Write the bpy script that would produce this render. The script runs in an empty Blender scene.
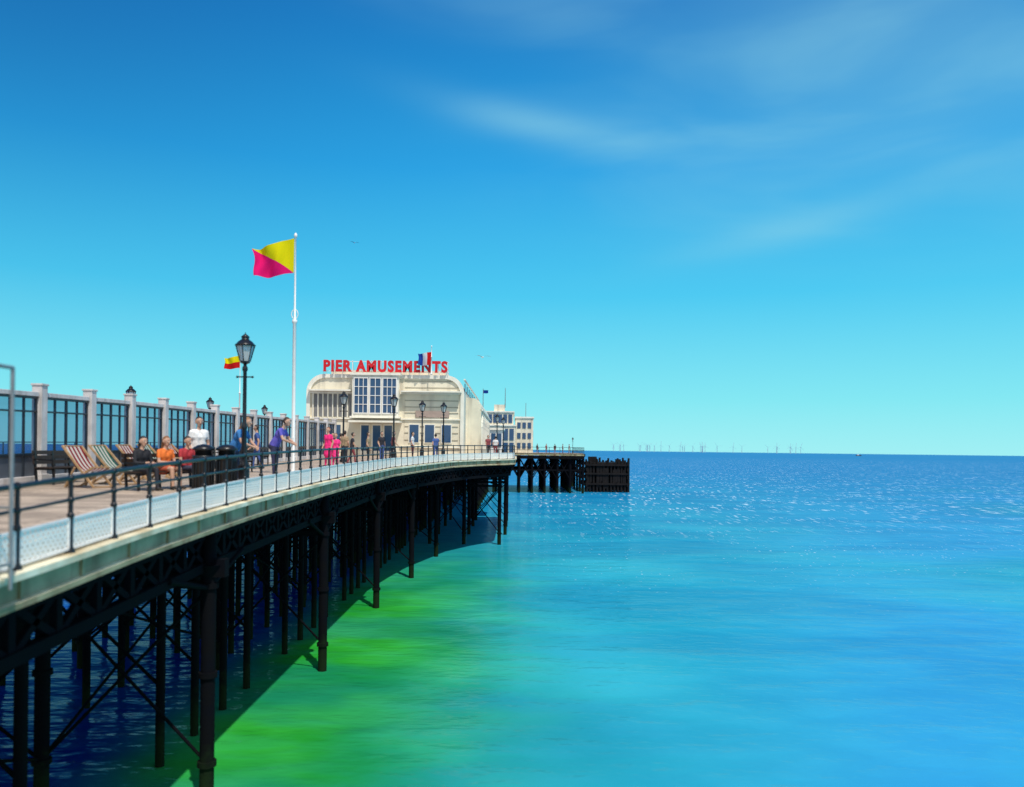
import bpy, math, random
import numpy as np
from mathutils import Vector, Matrix
random.seed(4)
S=bpy.context.scene
rad=math.radians
EYE=8.1
# ------------------------------------------------------------ helpers
def link(o,parent=None):
    S.collection.objects.link(o)
    if parent is not None: o.parent=parent
    return o
def empty(name):
    o=bpy.data.objects.new(name,None); link(o); o.empty_display_size=.2; return o
def mat(name,col,rough=.5,metal=0,var=.15,vscale=3.0,bump=0,col2=None,spec=.5,streak=None):
    m=bpy.data.materials.new(name); m.use_nodes=True
    nt=m.node_tree; b=nt.nodes['Principled BSDF']
    b.inputs['Roughness'].default_value=rough; b.inputs['Metallic'].default_value=metal
    b.inputs['Specular IOR Level'].default_value=spec
    tc=nt.nodes.new('ShaderNodeTexCoord')
    n=nt.nodes.new('ShaderNodeTexNoise'); n.inputs['Scale'].default_value=vscale; n.inputs['Detail'].default_value=4
    nt.links.new(tc.outputs['Object'],n.inputs['Vector'])
    r=nt.nodes.new('ShaderNodeValToRGB'); r.color_ramp.elements[0].position=.32; r.color_ramp.elements[1].position=.68
    c2=col2 if col2 else [c*(1-var) for c in col]; c1=[min(1,c*(1+var*.5)) for c in col]
    r.color_ramp.elements[0].color=(*c2,1); r.color_ramp.elements[1].color=(*c1,1)
    nt.links.new(n.outputs['Fac'],r.inputs['Fac']); out=r.outputs['Color']
    if streak:
        mp=nt.nodes.new('ShaderNodeMapping'); mp.inputs['Scale'].default_value=(1,1,.12); nt.links.new(tc.outputs['Object'],mp.inputs[0])
        n3=nt.nodes.new('ShaderNodeTexNoise'); n3.inputs['Scale'].default_value=streak[1]; n3.inputs['Detail'].default_value=4; nt.links.new(mp.outputs[0],n3.inputs['Vector'])
        mr=nt.nodes.new('ShaderNodeMapRange'); nt.links.new(n3.outputs['Fac'],mr.inputs[0]); mr.inputs[1].default_value=.53; mr.inputs[2].default_value=.7; mr.inputs[4].default_value=streak[2]
        mx=nt.nodes.new('ShaderNodeMixRGB'); nt.links.new(mr.outputs[0],mx.inputs[0]); nt.links.new(out,mx.inputs[1]); mx.inputs[2].default_value=(*streak[0],1); out=mx.outputs[0]
    nt.links.new(out,b.inputs['Base Color'])
    if bump:
        bp=nt.nodes.new('ShaderNodeBump'); bp.inputs['Strength'].default_value=bump; bp.inputs['Distance'].default_value=.02
        n2=nt.nodes.new('ShaderNodeTexNoise'); n2.inputs['Scale'].default_value=vscale*8; nt.links.new(tc.outputs['Object'],n2.inputs['Vector'])
        nt.links.new(n2.outputs['Fac'],bp.inputs['Height']); nt.links.new(bp.outputs['Normal'],b.inputs['Normal'])
    return m
class B:
    def __init__(s): s.v=[];s.f=[];s.m=[];s.sm=[]
    def add(s,vs,fs,mi=0,smooth=False):
        o=len(s.v); s.v+= [tuple(v) for v in vs]
        for f in fs: s.f.append(tuple(i+o for i in f)); s.m.append(mi); s.sm.append(smooth)
    def box(s,c,d,mi=0,rz=0):
        x,y,z=[k/2 for k in d]; R=Matrix.Rotation(rz,3,'Z')
        vs=[R@Vector((a*x,b*y,e*z))+Vector(c) for a in(-1,1) for b in(-1,1) for e in(-1,1)]
        s.add(vs,[(0,1,3,2),(4,6,7,5),(0,4,5,1),(2,3,7,6),(0,2,6,4),(1,5,7,3)],mi)
    def beam(s,a,b,w,h,mi=0):
        a=Vector(a);b=Vector(b);d=(b-a)
        if d.length<1e-6: return
        d.normalize(); up=Vector((0,0,1)) if abs(d.z)<.95 else Vector((0,1,0))
        r=d.cross(up).normalized(); u=r.cross(d).normalized()
        vs=[p+r*(i*w/2)+u*(j*h/2) for p in(a,b) for i,j in((-1,-1),(1,-1),(1,1),(-1,1))]
        s.add(vs,[(3,2,1,0),(4,5,6,7),(0,1,5,4),(1,2,6,5),(2,3,7,6),(3,0,4,7)],mi)
    def tube(s,a,b,ra,rb=None,n=8,mi=0,smooth=True):
        if rb is None: rb=ra
        a=Vector(a);b=Vector(b);d=(b-a).normalized(); up=Vector((0,0,1)) if abs(d.z)<.95 else Vector((0,1,0))
        r=d.cross(up).normalized(); u=r.cross(d).normalized()
        vs=[]
        for p,R in((a,ra),(b,rb)):
            for k in range(n):
                t=2*math.pi*k/n; vs.append(p+r*(math.cos(t)*R)+u*(math.sin(t)*R))
        s.add(vs,[(k,(k+1)%n,n+(k+1)%n,n+k) for k in range(n)],mi,smooth)
        s.add([vs[k] for k in range(n)],[tuple(reversed(range(n)))],mi); s.add([vs[n+k] for k in range(n)],[tuple(range(n))],mi)
    def lathe(s,prof,loc,n=12,mi=0,smooth=True,axis=None,sx=1,sy=1):
        vs=[];L=Vector(loc)
        for r,z in prof:
            for k in range(n):
                t=2*math.pi*(k+.5)/n; vs.append(L+Vector((math.cos(t)*r*sx,math.sin(t)*r*sy,z)))
        fs=[]
        for j in range(len(prof)-1):
            for k in range(n): fs.append((j*n+k,j*n+(k+1)%n,(j+1)*n+(k+1)%n,(j+1)*n+k))
        fs.append(tuple(reversed(range(n)))); fs.append(tuple((len(prof)-1)*n+k for k in range(n)))
        s.add(vs,fs,mi,smooth)
    def ball(s,c,r,n=8,mi=0,sc=(1,1,1)):
        prof=[(max(.001,math.cos(t)*r),math.sin(t)*r*sc[2]) for t in np.linspace(-math.pi/2,math.pi/2,max(5,n//2+2))]
        s.lathe(prof,c,n,mi,True,sx=sc[0],sy=sc[1])
    def capsule(s,a,b,ra,rb,n=12,mi=0,k=4):
        a=Vector(a);b=Vector(b);d=(b-a)
        d=d.normalized() if d.length>1e-5 else Vector((0,0,1))
        up=Vector((0,0,1)) if abs(d.z)<.95 else Vector((0,1,0))
        r=d.cross(up).normalized();u=r.cross(d).normalized()
        rings=[(a-d*ra*math.sin(t),ra*math.cos(t)) for t in np.linspace(math.pi/2*.98,0,k)]+[(b+d*rb*math.sin(t),rb*math.cos(t)) for t in np.linspace(0,math.pi/2*.98,k)]
        vs=[p+r*(math.cos(2*math.pi*i/n)*R)+u*(math.sin(2*math.pi*i/n)*R) for p,R in rings for i in range(n)]
        fs=[(j*n+i,j*n+(i+1)%n,(j+1)*n+(i+1)%n,(j+1)*n+i) for j in range(len(rings)-1) for i in range(n)]
        fs.append(tuple(reversed(range(n)))); fs.append(tuple((len(rings)-1)*n+i for i in range(n)))
        s.add(vs,fs,mi,True)
    def build(s,name,mats,parent=None,loc=None,rz=0,bevel=0):
        me=bpy.data.meshes.new(name); me.from_pydata(s.v,[],s.f)
        for m in mats: me.materials.append(m)
        me.polygons.foreach_set('material_index',s.m); me.polygons.foreach_set('use_smooth',s.sm); me.update()
        o=bpy.data.objects.new(name,me); link(o,parent)
        if loc is not None: o.location=loc
        o.rotation_euler=(0,0,rz)
        if bevel:
            md=o.modifiers.new('bev','BEVEL'); md.width=bevel; md.segments=2; md.limit_method='ANGLE'
        return o
# ------------------------------------------------------------ materials
M_black=mat('black_gloss_paint',(.01,.01,.012),.32,var=.4,vscale=9)
M_white=mat('white_paint',(.84,.82,.78),.45,var=.1,vscale=2)
M_cream=mat('cream_render',(.78,.71,.55),.7,var=.16,vscale=.6,bump=.2,streak=((.36,.31,.24),1.6,.6))
M_cream2=mat('cream_trim',(.85,.81,.69),.6,var=.1,vscale=1.2,streak=((.5,.45,.36),2.5,.4))
M_fascia=mat('fascia_paint_weathered',(.4,.35,.2),.65,col2=(.2,.17,.08),vscale=1.3,bump=.4,streak=((.16,.06,.02),2.2,.8))
M_ledge=mat('ledge_paint',(.84,.78,.58),.6,col2=(.52,.42,.25),vscale=1.8,bump=.3)
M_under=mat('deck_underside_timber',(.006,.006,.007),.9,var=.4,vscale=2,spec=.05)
M_tim=mat('dark_wet_timber',(.012,.009,.009),.75,col2=(.004,.004,.005),vscale=1.2,bump=.5,spec=.2)
M_wpost=mat('windscreen_post_paint',(.62,.59,.58),.55,var=.2,vscale=2.2,bump=.2,streak=((.34,.3,.27),5,.6))
M_dgrey=mat('dark_frame_paint',(.012,.018,.028),.4,var=.3)
M_red=mat('sign_red_paint',(.62,.004,.012),.45,var=.1)
M_steel=mat('galvanised_steel',(.3,.3,.3),.45,metal=.5,var=.2)
M_wood=mat('bench_wood_dark',(.04,.025,.018),.5,var=.35,vscale=8)
M_lwood=mat('varnished_beech',(.45,.28,.14),.5,var=.3,vscale=9)
def iron_mat():
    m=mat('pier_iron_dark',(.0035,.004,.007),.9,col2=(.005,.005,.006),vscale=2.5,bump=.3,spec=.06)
    nt=m.node_tree; b=nt.nodes['Principled BSDF']; src=b.inputs['Base Color'].links[0].from_socket
    g=nt.nodes.new('ShaderNodeNewGeometry'); sp=nt.nodes.new('ShaderNodeSeparateXYZ'); nt.links.new(g.outputs['Position'],sp.inputs[0])
    n=nt.nodes.new('ShaderNodeTexNoise'); n.inputs['Scale'].default_value=4; nt.links.new(g.outputs['Position'],n.inputs['Vector'])
    ad=nt.nodes.new('ShaderNodeMath'); ad.operation='MULTIPLY_ADD'; nt.links.new(n.outputs['Fac'],ad.inputs[0]); ad.inputs[1].default_value=-1.6; nt.links.new(sp.outputs['Z'],ad.inputs[2])
    mr=nt.nodes.new('ShaderNodeMapRange'); nt.links.new(ad.outputs[0],mr.inputs[0]); mr.inputs[1].default_value=.5; mr.inputs[2].default_value=-.3; mr.inputs[3].default_value=0; mr.inputs[4].default_value=1
    mx=nt.nodes.new('ShaderNodeMixRGB'); nt.links.new(mr.outputs[0],mx.inputs[0]); nt.links.new(src,mx.inputs[1]); mx.inputs[2].default_value=(.01,.02,.008,1); nt.links.new(mx.outputs[0],b.inputs['Base Color']); return m
M_iron=iron_mat()
def glass(name,tint,tr=.45,rough=.05):
    m=bpy.data.materials.new(name); m.use_nodes=True; nt=m.node_tree; nt.nodes.clear()
    o=nt.nodes.new('ShaderNodeOutputMaterial'); mx=nt.nodes.new('ShaderNodeMixShader'); t=nt.nodes.new('ShaderNodeBsdfTransparent')
    p=nt.nodes.new('ShaderNodeBsdfPrincipled'); p.inputs['Base Color'].default_value=(*tint,1); p.inputs['Roughness'].default_value=rough
    t.inputs['Color'].default_value=(.6,.75,.9,1)
    mx.inputs[0].default_value=1-tr; nt.links.new(t.outputs[0],mx.inputs[1]); nt.links.new(p.outputs[0],mx.inputs[2]); nt.links.new(mx.outputs[0],o.inputs[0]); return m
M_glass=glass('windscreen_glass',(.05,.14,.25),.5)
M_win=glass('window_glass',(.03,.08,.17),.0,.08)
M_lant=glass('lantern_glass',(.75,.75,.7),.4,.2)
def plank_mat():
    m=bpy.data.materials.new('deck_planks'); m.use_nodes=True; nt=m.node_tree; b=nt.nodes['Principled BSDF']; b.inputs['Roughness'].default_value=.75
    tc=nt.nodes.new('ShaderNodeTexCoord'); mp=nt.nodes.new('ShaderNodeMapping')
    nt.links.new(tc.outputs['Object'],mp.inputs[0])
    br=nt.nodes.new('ShaderNodeTexBrick'); br.inputs['Scale'].default_value=1; br.inputs['Brick Width'].default_value=3.2; br.inputs['Row Height'].default_value=.16
    br.inputs['Mortar Size'].default_value=.009; br.inputs['Color1'].default_value=(.64,.5,.37,1); br.inputs['Color2'].default_value=(.44,.34,.25,1); br.inputs['Mortar'].default_value=(.05,.035,.025,1)
    nt.links.new(mp.outputs[0],br.inputs['Vector'])
    n=nt.nodes.new('ShaderNodeTexNoise'); n.inputs['Scale'].default_value=1.3; n.inputs['Detail'].default_value=6; nt.links.new(tc.outputs['Object'],n.inputs['Vector'])
    r=nt.nodes.new('ShaderNodeMapRange'); nt.links.new(n.outputs['Fac'],r.inputs[0]); r.inputs[1].default_value=.3; r.inputs[2].default_value=.7; r.inputs[3].default_value=.6; r.inputs[4].default_value=1
    mx=nt.nodes.new('ShaderNodeMixRGB'); mx.blend_type='MULTIPLY'; mx.inputs[0].default_value=1
    nt.links.new(br.outputs['Color'],mx.inputs[1]); nt.links.new(r.outputs[0],mx.inputs[2]); nt.links.new(mx.outputs[0],b.inputs['Base Color']); return m
M_plank=plank_mat()
def lattice_mat():
    m=bpy.data.materials.new('white_lattice_panel'); m.use_nodes=True; nt=m.node_tree; b=nt.nodes['Principled BSDF']
    b.inputs['Base Color'].default_value=(.92,.87,.77,1); b.inputs['Roughness'].default_value=.5
    tc=nt.nodes.new('ShaderNodeTexCoord'); sp=nt.nodes.new('ShaderNodeSeparateXYZ'); nt.links.new(tc.outputs['Object'],sp.inputs[0])
    def mth(op,a,b_=None):
        n=nt.nodes.new('ShaderNodeMath'); n.operation=op
        for i,x in enumerate((a,b_)):
            if x is None: continue
            if isinstance(x,(int,float)): n.inputs[i].default_value=x
            else: nt.links.new(x,n.inputs[i])
        return n.outputs[0]
    s=.12
    def line(e):
        fr=mth('FRACT',mth('DIVIDE',e,s)); return mth('LESS_THAN',mth('ABSOLUTE',mth('SUBTRACT',fr,.5)),.31)
    a=line(mth('ADD',mth('ADD',sp.outputs['Y'],sp.outputs['Z']),100)); c=line(mth('ADD',mth('SUBTRACT',sp.outputs['Y'],sp.outputs['Z']),100))
    nt.links.new(mth('MAXIMUM',a,c),b.inputs['Alpha']); return m
M_latt=lattice_mat()
# ------------------------------------------------------------ pier path
hY=[-5,4,10.35,14.2,20,28.3,46,58,68,95,200]; hH=[2.1,1.9,1.68,1.47,1.3,1.17,1.03,.87,.77,.75,.75]
def hsm(y): return float(np.mean([np.interp(y+d,hY,hH) for d in np.linspace(-1.5,1.5,7)]))
def zed(y): return EYE-hsm(y)
def zdk(y): return zed(y)+.2
pY=[-5,43,50,57,62.5,66.2,67.0,92]; pX=[-6.5,-6.5,-5.6,-4.5,-2.4,-.1,.2,.3]
def ex(y): return float(np.mean([np.interp(y+d,pY,pX) for d in np.linspace(-1.0,1.0,7)]))
pier=empty('pier')
ys=list(np.arange(2,92.01,.5))
path=[Vector((ex(y),y,zed(y))) for y in ys]
def nrm(i):
    a=path[max(0,i-1)];b=path[min(len(path)-1,i+1)];t=(b-a);t.z=0;t.normalize();return Vector((t.y,-t.x,0))
def sweep(prof,name,mats,mis,parent,smooth=False):
    b=B();n=len(prof);vs=[]
    for i,p in enumerate(path):
        N=nrm(i)
        for o,dz in prof: vs.append(p+N*o+Vector((0,0,dz)))
    for i in range(len(path)-1):
        for k in range(n-1): b.add([vs[i*n+k],vs[i*n+k+1],vs[(i+1)*n+k+1],vs[(i+1)*n+k]],[(0,3,2,1)],mis[k])
    return b.build(name,mats,parent)
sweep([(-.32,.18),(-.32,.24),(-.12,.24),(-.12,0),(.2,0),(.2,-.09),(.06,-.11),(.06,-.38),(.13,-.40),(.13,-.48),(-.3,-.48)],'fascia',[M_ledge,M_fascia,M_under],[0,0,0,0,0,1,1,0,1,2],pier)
b=B()
for i in range(2,len(path)-1,3):
    N=nrm(i);p=path[i]
    b.beam(p+N*.063+Vector((0,0,-.245)),p+N*.10+Vector((0,0,-.245)),.07,.26)
b.build('fascia_brackets',[M_fascia],pier)
b=B();prev=None
for y in np.arange(2,92.01,1.0):
    xr=ex(y)-.3; xl=-26-ex(y)
    cur=[(xr,y,zdk(y)),(xl,y,zdk(y)),(xr,y,zdk(y)-.22),(xl,y,zdk(y)-.22)]
    if prev:
        b.add([prev[0],cur[0],cur[1],prev[1]],[(0,1,2,3)],0)
        b.add([prev[2],cur[2],cur[3],prev[3]],[(3,2,1,0)],1)
        b.add([prev[1],cur[1],cur[3],prev[3]],[(0,1,2,3)],1)
    else: b.add([cur[0],cur[1],cur[3],cur[2]],[(0,1,2,3)],1)
    prev=cur
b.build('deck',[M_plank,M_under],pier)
# substructure
b=B()
bents=[7.5,18,29,40.5,50,60,68,76,84,91]
for X in(-6.9,-8.7,-10.5,-13,-15.5,-17.3,-19.1):
    for i in range(len(bents)-1):
        y0,y1=bents[i],bents[i+1]
        x0=X+(ex(y0)+6.5)*(1 if X>-8 else 0);x1=X+(ex(y1)+6.5)*(1 if X>-8 else 0)
        n=int((y1-y0)/1.1)
        def P(t,dz): 
            y=y0+(y1-y0)*t; return Vector((x0+(x1-x0)*t,y,zed(y)+dz))
        b.beam(P(0,-.6),P(1,-.6),.2,.24); b.beam(P(0,-1.35),P(1,-1.35),.2,.2)
        for k in range(n):
            b.beam(P(k/n,-.6),P((k+1)/n,-1.35),.1,.12); b.beam(P(k/n,-1.35),P((k+1)/n,-.6),.1,.12); b.beam(P(k/n,-.6),P(k/n,-1.35),.12,.16)
for y in np.arange(3,91,1.0):
    b.beam((ex(y)-.05,y,zed(y)-.38),(-26-ex(y),y,zed(y)-.38),.2,.34)
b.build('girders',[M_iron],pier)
b=B()
for y in bents:
    z=zed(y); xs=[-6.78,-10.5,-15.5,-19.1]
    if y>45: xs=[{50:-6.2,60:-5.6,68:-1.0}.get(y,ex(y)-.8)]+[x for x in(-4,-6.9,-10.5,-15.5,-19.1) if x<{50:-8,60:-8}.get(y,-2)]
    for x in xs:
        b.tube((x,y,-3),(x,y,z-.6),.16,.16,12)
        for zz in(.9,2.9,4.9): b.tube((x,y,zz),(x,y,zz+.12),.21,.21,12)
        b.tube((x,y,z-1.6),(x,y,z-1.3),.17,.34,12)
    for a,c in zip(xs[:-1],xs[1:]):
        b.beam((a,y,4.98),(c,y,4.98),.13,.18)
        b.tube((a,y+.05,4.9),(c,y+.05,1.0),.04); b.tube((a,y-.05,1.0),(c,y-.05,4.9),.04)
        b.tube((a,y+.05,4.98),(c,y+.05,z-1.3),.05); b.tube((a,y-.05,z-1.3),(c,y-.05,4.98),.05)
    b.beam((xs[0]+.4,y,z-1.38),(xs[-1]-.4,y,z-1.38),.26,.4)
for i in range(len(bents)-1):
    y0,y1=bents[i],bents[i+1]
    for X in(-6.9,-10.5,-15.5,-19.1):
        def q(y): return {50:-6.2,60:-5.6,68:-1.0}.get(y,ex(y)-.28 if y<45 else ex(y)-.8) if X==-6.9 else X
        if X!=-6.9: b.beam((q(y0),y0,4.9),(q(y1),y1,4.9),.12,.16)
        t=.2; k0=(q(y0)+(q(y1)-q(y0))*t,y0+(y1-y0)*t); k1=(q(y1)-(q(y1)-q(y0))*t,y1-(y1-y0)*t)
        b.tube((q(y0),y0,4.9),(k0[0],k0[1],zed(k0[1])-1.3),.06);b.tube((q(y1),y1,4.9),(k1[0],k1[1],zed(k1[1])-1.3),.06)
        if X in(-10.5,-15.5):
            b.tube((q(y0),y0,4.8),(q(y1),y1,1.0),.04);b.tube((q(y1),y1,4.8),(q(y0),y0,1.0),.04)
    ts=(.33,.66) if y0<17 else (.2,.4,.6,.8)
    for t in ts:
        ym=y0+(y1-y0)*t
        for x in(-8.8,-10.9,-13,-15,-17): 
            if y0<25 and x in(-10.9,-15): continue
            b.tube((x,ym,-3),(x,ym,zed(ym)-.6),.12,.12,8); b.tube((x,ym,zed(ym)-2.2),(x,ym,zed(ym)-1.2),.12,.3,8)
        b.tube((-8.8,ym,6),(-13,ym,2.),.045);b.tube((-13,ym,6),(-8.8,ym,2.),.045); b.beam((-8.8,ym,5.5),(-17,ym,5.5),.12,.2)
b.build('piles_and_bracing',[M_iron],pier)
# ------------------------------------------------------------ railing
rail=empty('pier_railing')
b=B();lp=B()
dist=[0]
for i in range(1,len(path)): dist.append(dist[-1]+(path[i]-path[i-1]).length)
def at(d):
    i=min(len(path)-2,max(0,int(np.searchsorted(dist,d))-1)); t=(d-dist[i])/(dist[i+1]-dist[i]); return path[i].lerp(path[i+1],t)
d=.85; pts=[]
while d<dist[-1]: pts.append(at(d)); d+=1.28
for i,p in enumerate(pts):
    n=10 if p.y<40 else 6
    b.tube(p,p+Vector((0,0,.06)),.075,.06,n);b.tube(p+Vector((0,0,.06)),p+Vector((0,0,1.1)),.038,.032,n)
    for h in(.55,.78,1.1): b.ball(p+Vector((0,0,h)),.055 if h<1 else .06,n)
    if i<len(pts)-1:
        q=pts[i+1]
        b.tube(p+Vector((0,0,1.1)),q+Vector((0,0,1.1)),.038,.038,n)
        b.tube(p+Vector((0,0,.78)),q+Vector((0,0,.78)),.024,.024,n)
        t=(q-p).normalized()*.05
        z0,z1=.06,.5
        lp.add([p+t+Vector((0,0,z0)),q-t+Vector((0,0,z0)),q-t+Vector((0,0,z1)),p+t+Vector((0,0,z1))],[(0,1,2,3)],0)
        for zz in(z0,z1): lp.beam(p+t+Vector((0,0,zz)),q-t+Vector((0,0,zz)),.03,.035,1)
        for pp in(p+t,q-t): lp.beam(pp+Vector((0,0,z0)),pp+Vector((0,0,z1)),.03,.03,1)
b.build('posts_and_rails',[M_black],rail)
lp.build('lattice_panels',[M_latt,M_white],rail)
b=B()
for y in np.arange(8,90,2.5):
    p=Vector((-25.9-ex(y),y,zdk(y))); q=Vector((-25.9-ex(y+2.5),y+2.5,zdk(y+2.5)))
    b.tube(p,p+Vector((0,0,1)),.03,.03,6)
    for h in(.5,1.0): b.tube(p+Vector((0,0,h)),q+Vector((0,0,h)),.025,.025,6)
b.build('far_side_rail',[M_black],rail)
# ------------------------------------------------------------ windscreen wall
ws=empty('windscreen_wall'); b=B(); g=B()
Y0=14.2-2.6*2; X=-13.
y=Y0
while y<60.5:
    z=zdk(y); zn=zdk(y+2.6)
    b.box((X,y,z+1.33),(.28,.28,2.66),0); b.box((X,y,z+2.69),(.33,.33,.06),0); b.box((X,y,z+.12),(.36,.36,.24),0)
    if y+2.6<60.5:
        ya,yb=y+.15,y+2.6-.15
        V=lambda yy,h:Vector((X,yy,z+(zn-z)*(yy-y)/2.6+h))
        b.beam(V(ya,2.42),V(yb,2.42),.16,.12,0); b.beam(V(ya,.1),V(yb,.1),.16,.2,0)
        b.beam(V(ya,.78),V(yb,.78),.09,.09,1); b.beam(V(ya,1.95),V(yb,1.95),.07,.05,1); b.beam(V(ya,2.33),V(yb,2.33),.09,.07,1)
        n=4
        for k in range(n+1):
            yy=ya+(yb-ya)*k/n; yy=min(max(yy,ya+.04),yb-.04)
            b.beam(V(yy,.2),V(yy,2.35),.07,.07 if k in(0,n,2) else .045,1)
        g.add([V(ya,.8),V(yb,.8),V(yb,2.33),V(ya,2.33)],[(0,1,2,3)],0)
        for k in range(n):
            a0=ya+(yb-ya)*k/n+.05;a1=ya+(yb-ya)*(k+1)/n-.05
            g.add([V(a0,.2),V(a1,.2),V(a1,.75),V(a0,.75)],[(0,1,2,3)],1)
    y+=2.6
b.build('frames',[M_wpost,M_dgrey],ws,bevel=.012)
g.build('panes',[M_glass,mat('lower_panels_grey',(.08,.1,.13),.5)],ws)
# ------------------------------------------------------------ lamps
def lamp(x,y,z=None,s=1.0):
    z=zdk(y) if z is None else z
    b=B()
    b.lathe([(.2,0),(.2,.12),(.15,.16),(.15,.55),(.17,.6),(.1,.68),(.075,.8),(.06,1.6),(.08,1.64),(.08,1.7),(.055,1.76),(.05,3.2),(.075,3.24),(.075,3.3),(.045,3.36),(.045,3.42)],(0,0,0),12,0)
    b.tube((-.2,0,3.05),(.2,0,3.05),.018); b.ball((-.21,0,3.05),.035);b.ball((.21,0,3.05),.035)
    n=6
    b.lathe([(.05,3.4),(.13,3.44),(.14,3.48)],(0,0,0),n,0,False)
    b.lathe([(.125,3.48),(.235,3.9)],(0,0,0),n,1,False)
    for k in range(n):
        t=2*math.pi*(k+.5)/n; c,s_=math.cos(t),math.sin(t)
        b.tube((.135*c,.135*s_,3.48),(.25*c,.25*s_,3.9),.016,.016,5)
    b.lathe([(.27,3.9),(.28,3.93),(.24,3.96),(.19,4.02),(.12,4.07),(.1,4.09),(.1,4.13),(.12,4.15),(.06,4.2),(.02,4.23),(.005,4.28)],(0,0,0),12,0)
    b.lathe([(.03,3.5),(.05,3.6),(.05,3.72),(.01,3.8)],(0,0,0),8,2)
    o=b.build('street_lamp',[M_black,M_lant,M_white]); o.location=(x,y,z); o.scale=(s,s,s); return o
lamp(-7.0,20.9,s=.95)
for x,y in((-7.05,47.6),(-6.25,55.5),(-4.95,57.6),(-9.6,45.5),(-18.9,39.6),(-18.9,50),(-18.9,61)): lamp(x,y,s=.95 if x>-18 else .9)
lamp(-1.3,68.5,s=.85);lamp(-.9,80,s=.9)
# ------------------------------------------------------------ flags
def flag(name,x,y,base,H,corners,cfun,mats,r=.06,ring=True):
    e=empty(name); e.location=(x,y,base)
    b=B(); b.lathe([(r*2.6,0),(r*2.6,.1),(r*1.4,.15),(r*1.25,H*.64),(r*1.9,H*.645),(r*1.9,H*.655),(r*.8,H*.66),(r*.6,H),(r*1.2,H+.02),(r*1.2,H+.1),(r*.3,H+.16)],(0,0,0),12)
    if ring:
        b.tube((0,-r*1.6,.3),(0,-r*1.5,H*.98),.008,.008,4); b.box((0,-r*1.7,1.2),(.05,.08,.2))
        for k in range(10):
            t0,t1=k*math.pi/5,(k+1)*math.pi/5
            b.tube((.11*math.cos(t0),0,H*.68+.16*math.sin(t0)),(.11*math.cos(t1),0,H*.68+.16*math.sin(t1)),.015,.015,5)
    b.build('pole',[M_white],e)
    b=B(); nu=nv=24; tr,br,tl,bl=[Vector(c) for c in corners]; vs=[]
    for j in range(nv+1):
        for i in range(nu+1):
            u=i/nu;v=j/nv
            p=(tr.lerp(tl,u)).lerp(br.lerp(bl,u),v); Lg=(tr-tl).length
            a=.1*u*Lg/1.4*1.5
            p=p+Vector((0,1,0))*(a*math.sin(u*9+v*2.2)+a*.4*math.sin(u*17-v*4))+Vector((0,0,1))*(.045*Lg*math.sin(u*6+.6+v)*u)+Vector((1,0,0))*(.04*Lg*math.sin(v*5)*u)
            vs.append(p)
    for j in range(nv):
        for i in range(nu):
            k=j*(nu+1)+i
            b.add([vs[k],vs[k+1],vs[k+nu+1]],[(0,1,2)],cfun((i+.33)/nu,(j+.33)/nv),True)
            b.add([vs[k+1],vs[k+nu+2],vs[k+nu+1]],[(0,1,2)],cfun((i+.67)/nu,(j+.67)/nv),True)
    b.build('flag_cloth',mats,e); return e
def cloth(name,c,tl=.4):
    m=bpy.data.materials.new(name); m.use_nodes=True; nt=m.node_tree; nt.nodes.clear()
    o=nt.nodes.new('ShaderNodeOutputMaterial'); mx=nt.nodes.new('ShaderNodeMixShader'); d=nt.nodes.new('ShaderNodeBsdfDiffuse'); t=nt.nodes.new('ShaderNodeBsdfTranslucent')
    w=nt.nodes.new('ShaderNodeTexNoise'); w.inputs['Scale'].default_value=60
    mm=nt.nodes.new('ShaderNodeMixRGB'); mm.inputs[1].default_value=(*c,1); mm.inputs[2].default_value=(*[k*.8 for k in c],1); nt.links.new(w.outputs['Fac'],mm.inputs[0])
    nt.links.new(mm.outputs[0],d.inputs[0]); nt.links.new(mm.outputs[0],t.inputs[0]); mx.inputs[0].default_value=tl
    nt.links.new(d.outputs[0],mx.inputs[1]); nt.links.new(t.outputs[0],mx.inputs[2]); nt.links.new(mx.outputs[0],o.inputs[0]); return m
C_y=cloth('yellow_cloth',(.9,.76,.01),.25); C_p=cloth('magenta_cloth',(.9,.015,.17),.25); C_r=cloth('red_cloth',(.75,.02,.02)); C_b=cloth('blue_cloth',(.02,.08,.4)); C_w=cloth('white_cloth',(.8,.8,.8))
fy=26.5; fb=zdk(fy); Ht=EYE+6.93-fb
flag('flag_on_pole',-7.25,fy,fb,Ht,[(-.04,0,Ht-.02),(-.05,0,Ht-1.17),(-1.42,-.1,Ht-.42),(-1.25,-.1,Ht-1.38)],lambda u,v:0 if u+v<1 else 1,[C_y,C_p],.045)
flag('lifeguard_flag_pole',-14.6,42.8,zdk(42.8),5.7,[(0,0,5.7),(0,0,5.05),(-.85,0,5.55),(-.8,0,4.95)],lambda u,v:0 if v<.5 else 1,[C_y,C_r],.03,ring=False)
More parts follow.
